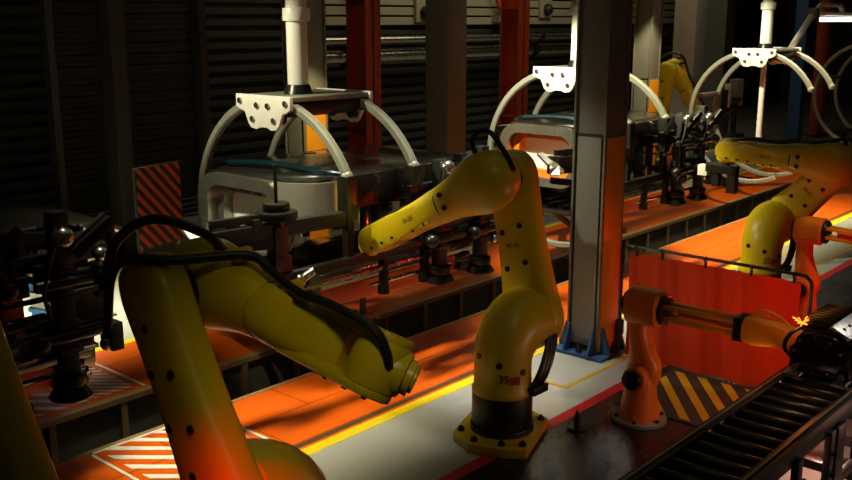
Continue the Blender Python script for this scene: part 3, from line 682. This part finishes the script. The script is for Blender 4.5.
# blue machine far behind
t = empty('blue_machine', (15.8, 9.6, 0), 0, 'blue machine cover behind the curved hook of the second hanger', 'machine')
MB().box(-.3, .4, -.3, .3, 0, 1.1, .03).build('cabinet', M['darkgrey'], t)
MB().loft([(V(-.3, 0, 1.1), Yv, X, .2, .2, 3), (V(-.1, 0, 1.35), Yv, X, .22, .22, 3), (V(.1, 0, 1.7), Yv, X, .2, .3, 3), (V(0, 0, 1.95), Yv, X, .1, .2, 3)], 20).build('cover', M['bluebright'], t)

# hatched barrier in the dark left
t = empty('barrier_panel', (5.72, 8.9, 0), .25, 'dark barrier panel with orange diagonal stripes left of the hanger hook', 'barrier')
MB().box(-.34, .34, -.02, .02, .62, 1.5, .006).build('panel', M['ink'], t)
m = MB(); st = []
base = [(-.33, .63), (.33, .63), (.33, 1.49), (-.33, 1.49)]
d = -1.2
while d < 2.5:
    pl = clip(clip(base, (.7, .7), d, 1), (.7, .7), d+.045, -1)
    if len(pl) > 2: m.prism(pl, V(0, -.026, 0), X, Z, Yv, .006)
    d += .1
m.build('stripes', M['red_paint'], t, smooth=False)
for sx in (-.3, .3): MB().box(sx-.02, sx+.02, -.02, .02, 0, .65).box(sx-.03, sx+.03, -.2, .2, 0, .03).build('leg', M['darkgrey'], t)

# blue and white crates far behind the left frame
t0 = None
cr = (('blue crate at the bottom of the far stack seen through the left frame', 'bluebright'), ('white crate second from the bottom of the far stack', 'white'), ('blue crate third from the bottom of the far stack', 'bluebright'), ('white crate near the top of the far stack', 'white'), ('blue crate topmost of the far stack seen through the left frame', 'bluebright'))
for k, (lb, mm) in enumerate(cr):
    t = empty('storage_crate', (4.66, 9.05, .02+k*.16), .3, lb, 'crate', 'crates stacked behind the left frame')
    MB().frame(rrect(-.3, .3, -.2, .2, .05), rrect(-.27, .27, -.17, .17, .04), V(0, 0, 0), X, Yv, Z, .14).prism(rrect(-.28, .28, -.18, .18, .04), V(0, 0, 0), X, Yv, Z, .02).build('tub', M[mm], t)
    MB().frame(rrect(-.32, .32, -.22, .22, .05), rrect(-.27, .27, -.17, .17, .04), V(0, 0, .12), X, Yv, Z, .04).build('rim', M[mm], t)
tag(MB().box(4.26, 5.06, 8.77, 9.33, -.0, .019, .004).build('crate_base', M['darkgrey']), 'thin dark base board under the far crate stack', 'board')

# ------------------------------------------------------------------ weld curtain
t = empty('weld_curtain', (7.46, 3.4, 0), 0, 'red translucent weld curtain on a black tube frame behind the orange robot', 'curtain')
m = MB(); R = []
N = 44
for zz in [0.02+.96*k/14 for k in range(15)]:
    R.append([V(.018*math.sin(k*.55)*(1-.35*zz)+.008*math.sin(k*1.7+zz*4), .77-1.53*k/N, zz) for k in range(N+1)])
for i in range(14):
    for j in range(N): m.poly([R[i][j], R[i][j+1], R[i+1][j+1], R[i+1][j]])
bmesh.ops.remove_doubles(m.bm, verts=m.bm.verts[:], dist=1e-5)
bmesh.ops.solidify(m.bm, geom=m.bm.faces[:], thickness=.005)
m.build('curtain_sheet', M['curtain'], t)
MB().tube([(0, .84, .03), (0, .84, .5), (0, .84, .9), (0, .835, .985), (0, .80, 1.025), (0, .72, 1.04), (0, 0, 1.04), (0, -.72, 1.04), (0, -.80, 1.025), (0, -.835, .985), (0, -.84, .9), (0, -.84, .5), (0, -.84, .03)], .014, smooth=5).build('tube_frame', M['black'], t)
for y in (.70, .45, .05, -.35, -.7): MB().torus((0, y, 1.03), Yv, .022, .007, 16, 6).cyl((0, y, .96), (0, y, 1.01), .012, n=10).build('hanging_ring', M['black'], t)
for y in (.84, -.84): MB().box(-.2, .2, y-.02, y+.02, 0, .03, .005).box(-.03, .03, y-.03, y+.03, .2, .34, .008).build('foot', M['black'], t)

# striped mat in front of the curtain
t = empty('floor_mat', (6.9, 3.25, 0), 0, 'black rubber mat with yellow diagonal stripes in front of the curtain', 'mat')
MB().box(-.46, .52, -.38, .42, .0005, .012, .003).build('rubber_sheet', M['matblack'], t)
m = MB(); stripes(m, (-.43, .49, -.35, .39), (.62, -.78), .165, .42, .0121, .0145); m.build('stripes', M['yline2'], t, smooth=False)
m = MB()
for k in range(16): m.prism([(.52, -.38+k*.05), (.56, -.355+k*.05), (.52, -.33+k*.05)], V(0, 0, .001), X, Yv, Z, .01)
m.build('toothed_edge', M['matblack'], t, smooth=False)

# floor pegs
def peg(x, y, lb):
    t = empty('floor_peg', (x, y, 0), 0, lb, 'peg', 'small dark floor pegs')
    MB().cyl((0, 0, 0), (0, 0, .02), .07, n=20, bev=.004).build('base', M['dark'], t); MB().cyl((0, 0, .02), (0, 0, .12), .02, n=14).cyl((0, 0, .07), (0, 0, .09), .03, n=6).cyl((0, 0, .12), (0, 0, .15), .012, n=12).build('stud', M['dark'], t)
peg(5.80, 3.62, 'small dark peg on the floor right of the centre robot base'); peg(6.62, 2.66, 'small dark peg between the striped mat and the conveyor')

# ------------------------------------------------------------------ roller conveyor
ZC = .80; YA, YB = 1.70, 2.14
t = empty('roller_conveyor', (0, 0, 0), 0, 'dark roller conveyor running along the lower right corner', 'conveyor')
x0, x1 = 3.5, 8.6
for y, nm in ((YA, 'rail'), (YB, 'rail')):
    m = MB().box(x0, x1, y-.025, y+.025, ZC-.13, ZC-.005, .006); m.box(x0, x1, y-.035, y+.035, ZC-.012, ZC+.002, .002)
    o = m.build(nm, M['black'], t)
    MB().box(x0, x1, y-.006, y+.012, ZC+.002, ZC+.012, .002).build('wear_strip', M['trimsteel'], o)
x = x0+.08
while x < x1-.05:
    MB().cyl((x, YA+.03, ZC-.035), (x, YB-.03, ZC-.04), .034, n=18, bev=.004).cyl((x, YA, ZC-.035), (x, YB, ZC-.035), .010, n=10).build('roller', M['dark'], t); x += .142
xs = [3.9+.50*k for k in range(10)]
for x in xs:
    for y in (YA-.03, YB+.03): 
        MB().box(x-.035, x+.035, y-.02, y+.02, 0.02, ZC-.1, .004).cyl((x, y, 0), (x, y, .03), .045, n=16).build('leg', M['black'], t)
    MB().box(x-.02, x+.02, YA-.03, YB+.03, .2, .26, .004).build('cross_brace', M['black'], t)
m = MB()
MB().box(x0+.1, x1-.1, YA-.05, YA-.02, .30, .36, .004).build('side_rail', M['black'], t); MB().box(x0+.1, x1-.1, YB+.02, YB+.05, .30, .36, .004).build('side_rail', M['black'], t)
for k in range(9):
    x = 3.9+.5*k
    if k % 2: MB().box(x+.06, x+.20, YA-.055, YA-.03, .33, ZC-.1, .005).build('side_panel', M['black'], t)
    for zz in (.55, .42): MB().cyl((x+.02, YA-.075, zz), (x+.02, YA-.04, zz), .014, n=10).build('bolt', M['dark'], t)
MB().tube([(4.2, YA-.03, .62), (4.35, YA-.06, .5), (4.5, YA-.05, .56), (4.75, YA-.06, .42), (5.0, YA-.04, .55)], .012, smooth=6).build('cable', M['rubber'], t)

# engine on a pallet
t = empty('engine_block', (6.12, 1.93, ZC), 0, 'dark engine block with a ribbed silver top riding on the conveyor', 'engine'); t.scale = (1, 1, .86)
MB().prism([(-.19, .06), (-.17, .16), (-.15, .30), (-.10, .37), (.10, .37), (.15, .30), (.18, .16), (.19, .06), (.12, .03), (-.12, .03)], V(-.24, 0, 0), Yv, Z, X, .52, .012).build('block', M['dark'], t)
fc = MB().prism([(.17*math.cos(a)*(1+.06*math.cos(6*a)), .20+.16*math.sin(a)*(1+.06*math.cos(6*a))) for a in [2*PI*k/48 for k in range(48)]], V(-.275, 0, 0), Yv, Z, X, .04, .008).build('timing_cover', M['dark'], t)
for k in range(9):
    a = 2*PI*k/9; MB().cyl((-.29, .145*math.cos(a), .20+.135*math.sin(a)), (-.27, .145*math.cos(a), .20+.135*math.sin(a)), .011, n=8).build('bolt', M['steel'], fc)
MB().cyl((-.31, .0, .19), (-.27, .0, .19), .05, n=24, bev=.006).cyl((-.32, 0, .19), (-.30, 0, .19), .016, n=12).build('crank_pulley', M['dark'], t)
vc = MB().box(-.22, .27, -.02, .13, .37, .415, .012)
for k in range(9): vc.box(-.205+.052*k, -.18+.052*k, -.03, .14, .41, .432, .006)
vc.build('rocker_cover', M['dark'], t)
hp = MB().obox(V(.03, -.10, .375), X, V(0, .86, .5), V(0, -.5, .86), .25, .07, .014, .006).build('head_plate', M['silver'], t)
for k in range(5): MB().cyl((-.15+.09*k, -.10, .385), (-.15+.09*k, -.106, .396), .011, n=8).build('stud', M['dark'], hp)
for k in range(4): MB().cyl((-.13+.11*k, -.16, .28), (-.13+.11*k, -.22, .24), .035, n=16, bev=.006).build('manifold_port', M['black'], t)
MB().tube([(-.2, .17, .1), (-.25, .22, .2), (-.22, .2, .3), (-.15, .14, .36)], .014, smooth=6).build('hose', M['rubber'], t)
for sx in (-.24, .24):
    for sy in (-.14, .14): MB().obox(V(sx, sy*1.05, .025), V(.9, .0, .1).normalized(), Yv, V(-.1, 0, .9).normalized(), .065, .045, .014, .004).box(sx-.02, sx+.02, sy-.02, sy+.02, .02, .09).build('foot', M['silver'], t)

# sparks where the torch meets the engine
t = empty('welding_sparks', (5.90, 2.06, ZC+.34), 0, 'orange welding sparks above the engine at the torch tip', 'sparks')
m = MB()
for k in range(22):
    d = V(random.gauss(0, 1), random.gauss(0, 1), random.gauss(.5, .8)).normalized(); r = random.uniform(.0, .03); L = random.uniform(.01, .05)
    m.tube([d*r, d*(r+L*.5)+V(0, 0, .003), d*(r+L)], random.uniform(.002, .005), n=5)
o = m.build('streaks', M['spark'], t); o['kind'] = 'stuff'

# extra arm with a strip lamp at the upper right
t = empty('strip_lamp', (15.75, 6.15, 2.45), 0, 'white jointed arm carrying a strip lamp at the upper right', 'lamp')
MB().bar((-.1, 0, -.10), (1.05, 0, .68), .09, .06, .01).bar((0, .02, -.1), (1.02, .02, .58), .04, .05, .01).build('lower_arm', M['white'], t)
MB().cyl((1.05, -.07, .66), (1.05, .07, .66), .09, n=20).build('joint', M['offwhite'], t)
MB().bar((1.05, 0, .66), (1.35, 0, .80), .07, .06, .01).bar((1.35, 0, .80), (2.3, 0, .80), .07, .06, .01).bar((2.3, 0, .80), (2.5, 0, .66), .07, .06, .01).bar((1.05, 0, .66), (4.2, 0, .64), .08, .07, .01).build('upper_arm', M['white'], t)
MB().box(1.5, 3.9, -.06, .06, .52, .60, .01).build('lamp_tube', M['emlamp'], t)

# smoke drifting at the front right
def smoke():
    m = bpy.data.materials.new('thin_smoke'); m.use_nodes = True; nt = m.node_tree; nt.nodes.clear()
    o = nt.nodes.new('ShaderNodeOutputMaterial'); v = nt.nodes.new('ShaderNodeVolumePrincipled'); v.inputs['Color'].default_value = (.8, .85, .85, 1)
    n = nt.nodes.new('ShaderNodeTexNoise'); n.inputs['Scale'].default_value = 5; n.inputs['Detail'].default_value = 3
    tc = nt.nodes.new('ShaderNodeTexCoord'); g = nt.nodes.new('ShaderNodeTexGradient'); g.gradient_type = 'SPHERICAL'
    mr = nt.nodes.new('ShaderNodeMapRange'); mr.inputs[1].default_value = .38; mr.inputs[2].default_value = .75; mr.inputs[4].default_value = 60
    mu = nt.nodes.new('ShaderNodeMath'); mu.operation = 'MULTIPLY'; pw = nt.nodes.new('ShaderNodeMath'); pw.operation = 'POWER'; pw.inputs[1].default_value = 1.8
    nt.links.new(tc.outputs['Object'], n.inputs['Vector']); nt.links.new(tc.outputs['Object'], g.inputs[0]); nt.links.new(n.outputs['Fac'], mr.inputs[0])
    nt.links.new(mr.outputs[0], mu.inputs[0]); nt.links.new(g.outputs['Fac'], pw.inputs[0]); nt.links.new(pw.outputs[0], mu.inputs[1]); nt.links.new(mu.outputs[0], v.inputs['Density']); nt.links.new(v.outputs[0], o.inputs['Volume'])
    return m
SM = smoke()
for (x, y, z, s, lb) in ((4.95, 2.85, .28, .24, 'pale smoke puff drifting near the conveyor at the bottom'), (4.70, 3.10, .2, .15, 'smaller faint smoke puff left of the pale one at the bottom')):
    o = MB().sphere((0, 0, 0), 1.0, n=24).build('smoke_puff', SM, loc=(x, y, z)); o.scale = (s*.8, s*.8, s*1.15); tag(o, lb, 'smoke', 'smoke puffs at the front')

# ------------------------------------------------------------------ lights
def spot(loc, target, energy, color, size=60, blend=.4, r=.06):
    l = bpy.data.lights.new('spot', 'SPOT'); l.energy = energy; l.color = color; l.spot_size = math.radians(size); l.spot_blend = blend; l.shadow_soft_size = r
    o = bpy.data.objects.new('spot_light', l); COL.objects.link(o); o.location = loc
    o.rotation_euler = (Vector(target)-Vector(loc)).to_track_quat('-Z', 'Y').to_euler(); return o
def point(loc, energy, color, r=.05):
    l = bpy.data.lights.new('point', 'POINT'); l.energy = energy; l.color = color; l.shadow_soft_size = r
    o = bpy.data.objects.new('point_light', l); COL.objects.link(o); o.location = loc; return o
def area(loc, target, energy, color, sx, sy):
    l = bpy.data.lights.new('area', 'AREA'); l.shape = 'RECTANGLE'; l.size = sx; l.size_y = sy; l.energy = energy; l.color = color
    o = bpy.data.objects.new('area_light', l); COL.objects.link(o); o.location = loc
    o.rotation_euler = (Vector(target)-Vector(loc)).to_track_quat('-Z', 'Y').to_euler(); return o
WARM = (1, .93, .62)
spot((3.2, 6.9, 3.9), (5.4, 6.1, 1.9), 380, WARM, 50, .5)
spot((7.4, 6.7, 3.95), (9.5, 6.1, 1.65), 1250, WARM, 52, .5)
spot((12.6, 6.9, 4.1), (14.9, 6.2, 2.0), 900, WARM, 50, .5)
def strip(x, y, z, energy, sx, sy, spread, color):
    o = area((x, y, z), (x, y+.001, 0), energy, color, sx, sy); o.data.spread = math.radians(spread); o.rotation_euler = (0, 0, 0); return o
strip(4.2, 5.5, 5.2, 22, 2.2, .3, 32, WARM)
strip(6.3, 5.1, 5.2, 15, 1.4, .3, 32, (1, .96, .8))
strip(8.4, 4.95, 5.2, 14, 1.0, .3, 30, WARM)
strip(13.0, 5.5, 5.2, 100, 6.0, .3, 34, (1, .85, .5))
strip(4.5, 9.2, 5.2, 60, 1.2, .6, 40, WARM)
spot((6.9, 7.2, 3.5), (7.28, 8.12, 1.15), 230, (1, .82, .4), 44, .5)
spot((4.5, 8.3, 4.4), (4.75, 7.15, 0), 60, WARM, 7, .8)
spot((3.7, 7.0, 3.9), (5.3, 5.0, 1.45), 170, WARM, 17, .5)
spot((5.4, 1.9, 3.2), (4.85, 2.9, .25), 60, (.9, 1, 1), 16, .8)
spot((3.3, 4.7, 3.8), (4.95, 6.05, 1.5), 210, WARM, 24, .6)
area((17, 10.6, 7), (17.5, 13, 2.2), 190, (1, .88, .55), 8, 2)
spot((17.5, 7.5, 5.5), (19.2, 9.5, 3.0), 160, (1, .9, .62), 34, .6)
area((6, 4.0, 7), (6, 5, 0), 14, (1, .88, .5), 10, 3)
spot((3.2, 1.2, 5.6), (5.35, 4.0, 1.1), 45, (1, .86, .48), 20, .7, .4)
spot((1.5, .9, 4.7), (2.74, 2.95, 1.55), 105, (1, .86, .48), 24, .7, .3)
spot((7.9, 2.2, 4.6), (6.9, 3.0, .3), 85, (1, .85, .5), 23, .6)
spot((8.6, 1.1, 3.6), (6.1, 1.95, 1.0), 80, (1, .88, .78), 22, .6)
spot((13.9, 7.4, 4.2), (15.0, 8.12, 1.9), 420, (1, .86, .5), 34, .6)
spot((15.6, 7.3, 4.6), (17.1, 8.7, 1.6), 60, (1, .86, .5), 26, .7)
RED = (1, .004, .003)
spot((1.75, 2.45, .8), (2.46, 3.22, 1.0), 46, RED, 36, .9)
spot((9.2, 2.8, 1.0), (10.02, 3.36, 1.38), 11, RED, 30, .8, .2)
point((9.4, 2.75, .4), 5, RED)
spot((8.8, 2.5, 3.6), (9.55, 3.2, .95), 120, (1, .85, .45), 13, .6)
spot((6.4, 2.5, 3.4), (7.46, 3.1, .7), 40, (1, .6, .35), 24, .8)
spot((8.35, 2.6, .95), (7.46, 3.05, .72), 60, (1, .05, .01), 95, .8)
point((6.95, 2.75, .30), 1.5, (1, .06, .02))
point((5.90, 2.10, 1.22), 2.0, (1, .3, .05))
point((6.5, 1.0, .5), 4, (1, .5, .38))
point((6.2, 1.95, .5), 12, (1, .5, .38))
point((5.2, 1.95, .5), 2.5, (1, .5, .38))
w = bpy.data.worlds.new('World'); scene.world = w; w.use_nodes = True
w.node_tree.nodes['Background'].inputs[0].default_value = (.9, .8, .45, 1); w.node_tree.nodes['Background'].inputs[1].default_value = .006

# ------------------------------------------------------------------ camera
cam = bpy.data.cameras.new('camera'); cam.sensor_width = 36; cam.lens = 963/852*36; cam.clip_start = .05; cam.clip_end = 100
co = bpy.data.objects.new('camera', cam); COL.objects.link(co); co.location = (0, 0, 3.0)
co.rotation_euler = (PI/2-math.atan(220/963), 0, math.radians(41.5)-PI/2); scene.camera = co
scene.view_settings.view_transform = 'Standard'; scene.view_settings.look = 'None'; scene.view_settings.exposure = 0; scene.view_settings.gamma = 1
